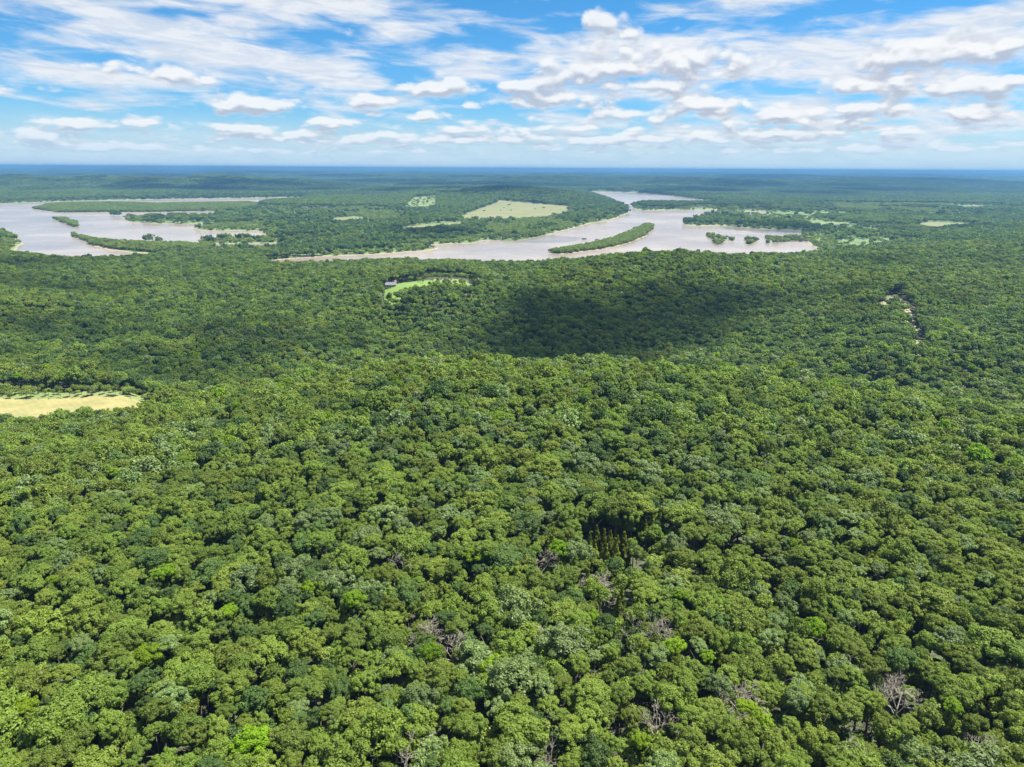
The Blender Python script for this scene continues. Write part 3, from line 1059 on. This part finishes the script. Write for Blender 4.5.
a_size, a_turn, a_kind = named('size', 'FLOAT_VECTOR'), named('turn', 'FLOAT'), named('pattern', 'INT')
cx = ng.nodes.new('ShaderNodeCombineXYZ')
ng.links.new(a_turn, cx.inputs['Z'])
jn = ng.nodes.new('GeometryNodeJoinGeometry')
for k, po in enumerate(protos):
    if not (idx == k).any():
        continue
    oi = ng.nodes.new('GeometryNodeObjectInfo')
    oi.inputs['Object'].default_value = po
    cmp_ = ng.nodes.new('FunctionNodeCompare')
    cmp_.data_type = 'INT'
    cmp_.operation = 'EQUAL'
    ng.links.new(a_kind, cmp_.inputs[2])
    cmp_.inputs[3].default_value = k
    ip = ng.nodes.new('GeometryNodeInstanceOnPoints')
    ng.links.new(gin.outputs[0], ip.inputs['Points'])
    ng.links.new(cmp_.outputs[0], ip.inputs['Selection'])
    ng.links.new(oi.outputs['Geometry'], ip.inputs['Instance'])
    ng.links.new(cx.outputs[0], ip.inputs['Rotation'])
    ng.links.new(a_size, ip.inputs['Scale'])
    ng.links.new(ip.outputs[0], jn.inputs[0])
ng.links.new(jn.outputs[0], gout.inputs[0])
md = forest.modifiers.new('scatter', 'NODES')
md.node_group = ng


# ------------------------------------------------------------------ single trees
def row_word(v):
    return ('bottom edge' if v > 722 else 'low' if v > 668 else 'lower middle' if v > 612 else 'middle' if v > 556 else 'upper middle' if v > 505 else 'upper')


def col_word(u):
    return ['far left', 'left', 'centre-left', 'centre', 'centre-right', 'right', 'far right'][int(np.clip(u / W * 7, 0, 6.99))]


landmarks = []   # (px, py, short name)


def name_places(ids, kind_word):
    """A place name for each standout tree, unique within its kind."""
    cells = {}
    for i in ids:
        cells.setdefault((row_word(PY[i]), col_word(PX[i])), []).append(i)
    out = {}
    for (r_, c_), L in cells.items():
        L.sort(key=lambda i: PX[i])
        for k, i in enumerate(L):
            first = '' if len(L) == 1 else ('left ' if k == 0 else 'right ' if k == len(L) - 1 else 'middle ')
            out[i] = f'{first}{r_} {c_} {kind_word}'
            landmarks.append((PX[i], PY[i], out[i]))
    return out


lime_name = name_places(lime_i, 'lime tree')
dead_name = name_places(dead_i, 'dead tree')


def stand(name, label, cat, group, px_, py_, pz):
    o = bpy.data.objects.new(name, None)
    o.empty_display_size = 0.5
    link(o)
    o.location = (px_, py_, pz)
    return tag(o, label, cat, group)


def part(name, me, parent, loc=(0, 0, 0), scale=(1, 1, 1), turn=0.0):
    o = link(bpy.data.objects.new(name, me), parent)
    o.location, o.scale, o.rotation_euler = loc, scale, (0, 0, turn)
    return o


def leafy(i, name, label, cat, group, s):
    t = stand(name, label, cat, group, x[i], y[i], gz[i])
    part('crown', crown_mesh[(int(SHAPE[i]), s)], t, (0, 0, HT[i] - 0.75 * R[i]), (R[i] * STX[i], R[i] / STX[i], R[i] * STZ[i]), TURN[i])
    k = HT[i] / 12.0
    part('trunk', trunk_mesh[int(SHAPE[i]) % 3], t, (0, 0, 0), (k, k, k), TURN[i])
    return t


for i in lime_i:
    leafy(i, 'lime_green_tree', f'bright lime green broadleaf crown, the {lime_name[i]}', 'tree', 'bright lime green trees in the canopy', 'lime green')
dead_shapes = [dead_geo(700 + k) for k in range(4)]
dead_mesh = [(mesh_from('trunk', a[0], a[1], [DEADWOOD]), mesh_from('branches', b[0], b[1], [DEADWOOD])) for a, b in dead_shapes]
for k, i in enumerate(dead_i):
    t = stand('dead_tree', f'leafless grey tree between green crowns, the {dead_name[i]}', 'dead tree', 'leafless dead trees in the canopy', x[i], y[i], gz[i])
    s = HT[i] / 11.6
    part('trunk', dead_mesh[k % 4][0], t, (0, 0, 0), (s, s, s), TURN[i])
    part('branches', dead_mesh[k % 4][1], t, (0, 0, 0), (s, s, s), TURN[i])

cedar_mesh = [mesh_from('crown', *cedar_geo(800 + k), [LEAF['cedar']]) for k in range(3)]
cv_, cf_ = tube((0, 0, -0.3), (0, 0, 6.5), 0.16, 0.03, 6)
cedar_trunk = mesh_from('trunk', cv_, cf_, [BARK])
cedar_where = (['in the dense dark stand, %s' % w for w in ('back row leftmost', 'back row second from left', 'back row third from left', 'back row third from right', 'back row second from right', 'back row rightmost',
                'middle row leftmost', 'middle row second from left', 'middle row centre', 'middle row second from right', 'middle row rightmost', 'front row left', 'front row right')] +
               ['in the trio behind the stand, middle one', 'in the trio behind the stand, left one', 'in the trio behind the stand, right one', 'in the pair left of the stand, right one', 'in the pair left of the stand, left one',
                'in the pair before the stand, left one', 'in the pair before the stand, right one', 'right of the pair before the stand, rear one', 'right of the pair before the stand, front one'])
for k, (cx_, cy_, cz_) in enumerate(cedar_p):
    t = stand('cedar_tree', f'olive brown cone-shaped cedar {cedar_where[k]}', 'conifer', 'cedars in a gap of the woods', cx_, cy_, cz_)
    s = random.uniform(1.0, 1.4)
    part('crown', cedar_mesh[k % 3], t, (0, 0, 0), (s, s, s * 1.05), random.uniform(0, 6.28))
    part('trunk', cedar_trunk, t, (0, 0, 0), (s, s, s))
landmarks.append((606, 537, 'cedar stand'))

LM = np.array([(a, b) for a, b, _ in landmarks])
ORD = ['', 'second ', 'third ', 'fourth ', 'fifth ', 'sixth ', 'seventh ', 'eighth ', 'ninth ', 'tenth ']
DIRS = ['right of', 'behind and right of', 'behind', 'behind and left of', 'left of', 'before and left of', 'before', 'before and right of']
seen_labels = {}
cand = []
for i in OWN:
    d = np.hypot(LM[:, 0] - PX[i], (LM[:, 1] - PY[i]) * 1.3)
    j = int(np.argmin(d))
    dx, dy = PX[i] - LM[j, 0], -(PY[i] - LM[j, 1]) * 1.3
    sec = int(round(math.atan2(dy, dx) / (math.pi / 4))) % 8
    cand.append((d[j], int(i), j, sec))
cand.sort()
for d_, i, j, sec in cand:
    s = SPECIES[SP[i]]
    size = 'small' if R[i] < 2.4 else 'large' if R[i] > 3.6 else 'medium'
    key = (s, size, j, sec)
    k = seen_labels.get(key, 0)
    seen_labels[key] = k + 1
    label = f'{size} {s} tree, {ORD[min(k, 9)]}{DIRS[sec]} {landmarks[j][2]}'
    leafy(i, 'broadleaf_tree', label, 'tree', 'broadleaf trees of the near canopy', s)

# trees standing in the shallows of the lake arm
fl_mesh = mesh_from('crown', *crown_leaves(640, 26, 26, 0.2, 1.0), [LEAF['dark green']])
fl_tr = mesh_from('trunk', *tube((0, 0, -4.5), (0, 0, 5), 0.3, 0.18, 6), [BARK])
for (a, b, s, lab) in ((149, 242.3, 10.5, 'dark round tree standing alone in the flooded lake, left of a smaller one'), (159.3, 242.8, 8.0, 'smaller dark tree standing in the flooded lake, right of a rounder one'),
                       (113, 216, 9.0, 'left dark tree in the water off the wooded spit tip'), (118, 216.3, 10.0, 'right dark tree in the water off the wooded spit tip'),
                       (584, 239.6, 5.5, 'drowned snag clump left in the river beside the long green island'), (597, 240, 4.0, 'drowned snag clump right in the river beside the long green island')):
    g = ground_at(a, b, 0.0)
    t = stand('flooded_tree', lab, 'tree', 'trees standing in the water', g[0], g[1], 0.0)
    flat = 0.35 if 'snag' in lab else 0.9
    part('crown', fl_mesh, t, (0, 0, s * flat * 0.95), (s, s, s * flat), random.uniform(0, 6))
    part('trunk', fl_tr, t, (0, 0, 0), (1, 1, s * flat / 6))

# ------------------------------------------------------------------ buildings
WALLM = plain('white_boarding', (0.36, 0.355, 0.34), 0.8, 0.06, 1.0)
ROOFM = plain('grey_roofing', (0.10, 0.105, 0.125), 0.95, 0.12, 1.0)
PINKR = plain('faded_red_roofing', (0.24, 0.14, 0.12), 0.7, 0.12, 1.0)
GLASSM = plain('dark_glass', (0.03, 0.04, 0.05), 0.1, 0.1)
DOORM = plain('brown_door', (0.16, 0.09, 0.05), 0.6)


def box(bm, c, s):
    m_ = Matrix.Translation(Vector(c)) @ Matrix.Diagonal((*s, 1))
    bmesh.ops.create_cube(bm, size=1.0, matrix=m_)


def bm_obj(name, bm, mat, parent):
    me = bpy.data.meshes.new(name)
    bm.to_mesh(me)
    bm.free()
    me.materials.append(mat)
    return link(bpy.data.objects.new(name, me), parent)


def building(name, label, cat, g, L, D, Hh, rise, roof_mat, turn, windows, group=None, big_door=False, chimney=False):
    t = stand(name, label, cat, group, g[0], g[1], g[2])
    t.rotation_euler = (0, 0, turn)
    bm = bmesh.new()
    pr = [(-D / 2, 0), (D / 2, 0), (D / 2, Hh), (0, Hh + rise), (-D / 2, Hh)]
    a = [bm.verts.new((-L / 2, y_, z_ - (0.6 if z_ == 0 else 0))) for y_, z_ in pr]
    b = [bm.verts.new((L / 2, y_, z_ - (0.6 if z_ == 0 else 0))) for y_, z_ in pr]
    bm.faces.new(a[::-1])
    bm.faces.new(b)
    for k in range(5):
        bm.faces.new((a[k], a[(k + 1) % 5], b[(k + 1) % 5], b[k]))
    bm_obj('wall', bm, WALLM, t)
    bm = bmesh.new()
    for sgn in (-1, 1):
        e, r0_ = (sgn * (D / 2 + 0.5), Hh - 0.5 * rise / (D / 2)), (0, Hh + rise + 0.02)
        vs = []
        for xx in (-L / 2 - 0.5, L / 2 + 0.5):
            for (yy, zz) in (e, r0_):
                vs += [bm.verts.new((xx, yy, zz + 0.03)), bm.verts.new((xx, yy, zz + 0.22))]
        for fidx in ((0, 2, 6, 4), (1, 3, 7, 5), (0, 1, 5, 4), (0, 1, 3, 2), (4, 5, 7, 6), (2, 3, 7, 6)):
            bm.faces.new([vs[q_] for q_ in fidx])
    bmesh.ops.recalc_face_normals(bm, faces=bm.faces)
    rf = bm_obj('roof', bm, roof_mat, t)
    if chimney:
        bm = bmesh.new()
        box(bm, (L * 0.2, 0.9, Hh + rise + 0.3), (0.8, 0.8, 1.7))
        bm_obj('chimney', bm, PINKR, rf)
    for k in range(windows):
        wx = -L / 2 + L * (k + 0.7) / (windows + 0.9)
        bm = bmesh.new()
        box(bm, (wx, -D / 2 - 0.03, Hh * 0.58), (1.3, 0.08, 1.3))
        w_ = bm_obj('window', bm, GLASSM, t)
        bm = bmesh.new()
        for (ox, oz, sx, sz) in ((0, 0.7, 1.6, 0.12), (0, -0.7, 1.6, 0.12), (0.73, 0, 0.12, 1.28), (-0.73, 0, 0.12, 1.28)):
            box(bm, (wx + ox, -D / 2 - 0.05, Hh * 0.58 + oz), (sx, 0.14, sz))
        bm_obj('frame', bm, WALLM, w_)
    bm = bmesh.new()
    dw, dh = (min(4.0, L * 0.4), Hh * 0.82) if big_door else (1.0, 2.05)
    box(bm, (L * 0.36 if not big_door else 0, -D / 2 - 0.03, dh / 2), (dw, 0.09, dh))
    bm_obj('door', bm, DOORM, t)
    return t


def spot(px, py, z):
    for _ in range(12):
        g = ground_at(px, py, z)
        z = float(height(np.array([g[0]]), np.array([g[1]]))[0])
    return (g[0], g[1], z)


building('house', 'small white house with a grey gable roof beside the bright lawn', 'house', spot(391, 287.2, 38), 10.5, 7.5, 3.0, 2.0, ROOFM, 0.15, 3, chimney=True)
building('shed', 'small shed with a faded red roof behind the white house', 'shed', spot(396.5, 283.6, 38), 5.0, 4.0, 2.5, 1.3, PINKR, -0.3, 1)
building('barn', 'white barn at the edge of the tan field far on the right', 'barn', spot(957, 221.6, 8), 19, 10, 5.0, 3.0, WALLM, 0.1, 2, 'farm buildings by the far right field', True)
building('barn', 'low reddish roofed barn right of the white barn by the tan field', 'barn', spot(971, 222.2, 8), 22, 10, 4.0, 2.5, PINKR, -0.2, 2, 'farm buildings by the far right field', True)

# ------------------------------------------------------------------ clouds that cast the shadows lying on the woods
CLOUDM, cnt, cb = principled('cloud')
ctr_ = node(cnt, 'ShaderNodeBsdfTransparent')
cmx = node(cnt, 'ShaderNodeMixShader')
cmx.inputs[0].default_value = 0.80
cnt.links.new(cb.outputs[0], cmx.inputs[1])
cnt.links.new(ctr_.outputs[0], cmx.inputs[2])
cnt.links.new(cmx.outputs[0], cnt.nodes['Material Output'].inputs[0])
cb.inputs['Base Color'].default_value = (0.85, 0.86, 0.88, 1)
cb.inputs['Roughness'].default_value = 1.0


def cloud(gx, gy, gz_, high, lumps, thick):
    """Lumpy cloud whose shadow falls on the ground at gx, gy."""
    off = SUN_DIR / SUN_DIR[2] * (high - gz_)
    parts = []
    for (lx, ly, lr) in lumps:
        bm = bmesh.new()
        bmesh.ops.create_icosphere(bm, subdivisions=4, radius=1.0)
        v = np.array([q_.co[:] for q_ in bm.verts])
        f = np.array([[w_.index for w_ in fa.verts] for fa in bm.faces])
        bm.free()
        nz = 1 + 0.30 * fbm(v[:, 0] * 90 + lx + 400, v[:, 1] * 90 + v[:, 2] * 70 + ly, 60, 3, 3)
        parts.append((v * nz[:, None] * np.array([lr, lr, min(thick, lr * 0.4)]) + np.array([lx, ly, 0]), f))
    V, Fc = join(parts)
    o = link(bpy.data.objects.new('cloud', mesh_from('cloud', V, Fc, [CLOUDM], smooth_faces=True)))
    o.location = (gx + off[0], gy + off[1], high)
    return tag(o, kind='structure')


cloud(100, 585, 38, 1500, [(lx + 0.42 * ly, ly * 1.25, lr * 1.05) for lx, ly, lr in [(-62, 40, 55), (-20, 60, 70), (40, 75, 62), (85, 85, 40), (-55, -25, 50), (-10, -50, 58), (35, -10, 62), (70, 30, 48), (-85, 0, 40),
      (15, -85, 38), (-40, -78, 36), (-20, 10, 75), (20, 25, 70), (-60, -60, 60), (110, 60, 40), (50, 95, 55), (-75, 45, 40), (-10, -60, 42), (-40, 20, 50)]], 40)
r_s = np.random.default_rng(5)
for (gx, gy, a, b, k_) in ((-330, 520, 190, 60, 9), (-140, 455, 120, 30, 6), (-560, 760, 160, 60, 6), (-760, 980, 190, 60, 6), (330, 640, 110, 40, 5), (620, 900, 170, 60, 6), (-150, 1650, 300, 120, 6), (900, 1900, 320, 140, 6)):  # thin unseen clouds added to darken the hills behind the near crest
    cloud(gx, gy, 38, 1700, [(r_s.uniform(-1, 1) * a, r_s.uniform(-1, 1) * b, r_s.uniform(0.5, 0.9) * b) for _ in range(k_)], 30)
r_c = np.random.default_rng(12)
FARSHADE = [(r_c.uniform(-0.75, 0.75) * Y_, Y_, r_c.uniform(0.05, 0.12) * Y_, r_c.uniform(0.03, 0.06) * Y_) for Y_ in np.geomspace(4300, 24000, 30)]  # randomly strewn unseen clouds, added to shade the far country
for (gx, gy, a, b) in ((-2700, 4150, 900, 260), (-1500, 4500, 500, 260), (-420, 4200, 380, 200), (0, 3500, 180, 240), (-350, 5500, 900, 250), (1700, 4600, 500, 200), (2100, 5600, 900, 350), (-1500, 6800, 1300, 450), (900, 8800, 1800, 600), (-3800, 9500, 1800, 800), (4600, 9800, 1700, 700), *FARSHADE):
    L = [(r_c.uniform(-1, 1) * a, r_c.uniform(-1, 1) * b, r_c.uniform(0.45, 0.8) * b) for _ in range(12)]
    cloud(gx, gy, 40, max(3200, 0.32 * (gy + 1800)), L, 90)

# ------------------------------------------------------------------ air
hv = bpy.data.materials.new('haze')
hv.use_nodes = True
ht = hv.node_tree
ht.nodes.clear()
pv_ = node(ht, 'ShaderNodeVolumePrincipled')
pv_.inputs['Color'].default_value = (0.115, 0.285, 0.52, 1)
pv_.inputs['Density'].default_value = 1.0e-4
pv_.inputs['Anisotropy'].default_value = 0.1
ho = node(ht, 'ShaderNodeOutputMaterial')
ht.links.new(pv_.outputs[0], ho.inputs['Volume'])
zlo, zhi = float(GZ.min()) - 1.0, max(float(GZ.max()) + 30, CAM[2] + 20)
hb = [(a, b, c) for c in (zlo, zhi) for a, b in ((-80000, -80000), (80000, -80000), (80000, 80000), (-80000, 80000))]
hz = link(bpy.data.objects.new('haze', mesh_from('haze', hb, [(0, 3, 2, 1), (4, 5, 6, 7), (0, 1, 5, 4), (1, 2, 6, 5), (2, 3, 7, 6), (3, 0, 4, 7)], [hv])))
tag(hz, kind='stuff')
print('COUNTS', len(pts), 'instances', len(OWN), 'trees', len(tv), 'terrain verts', GZ.min(), GZ.max())
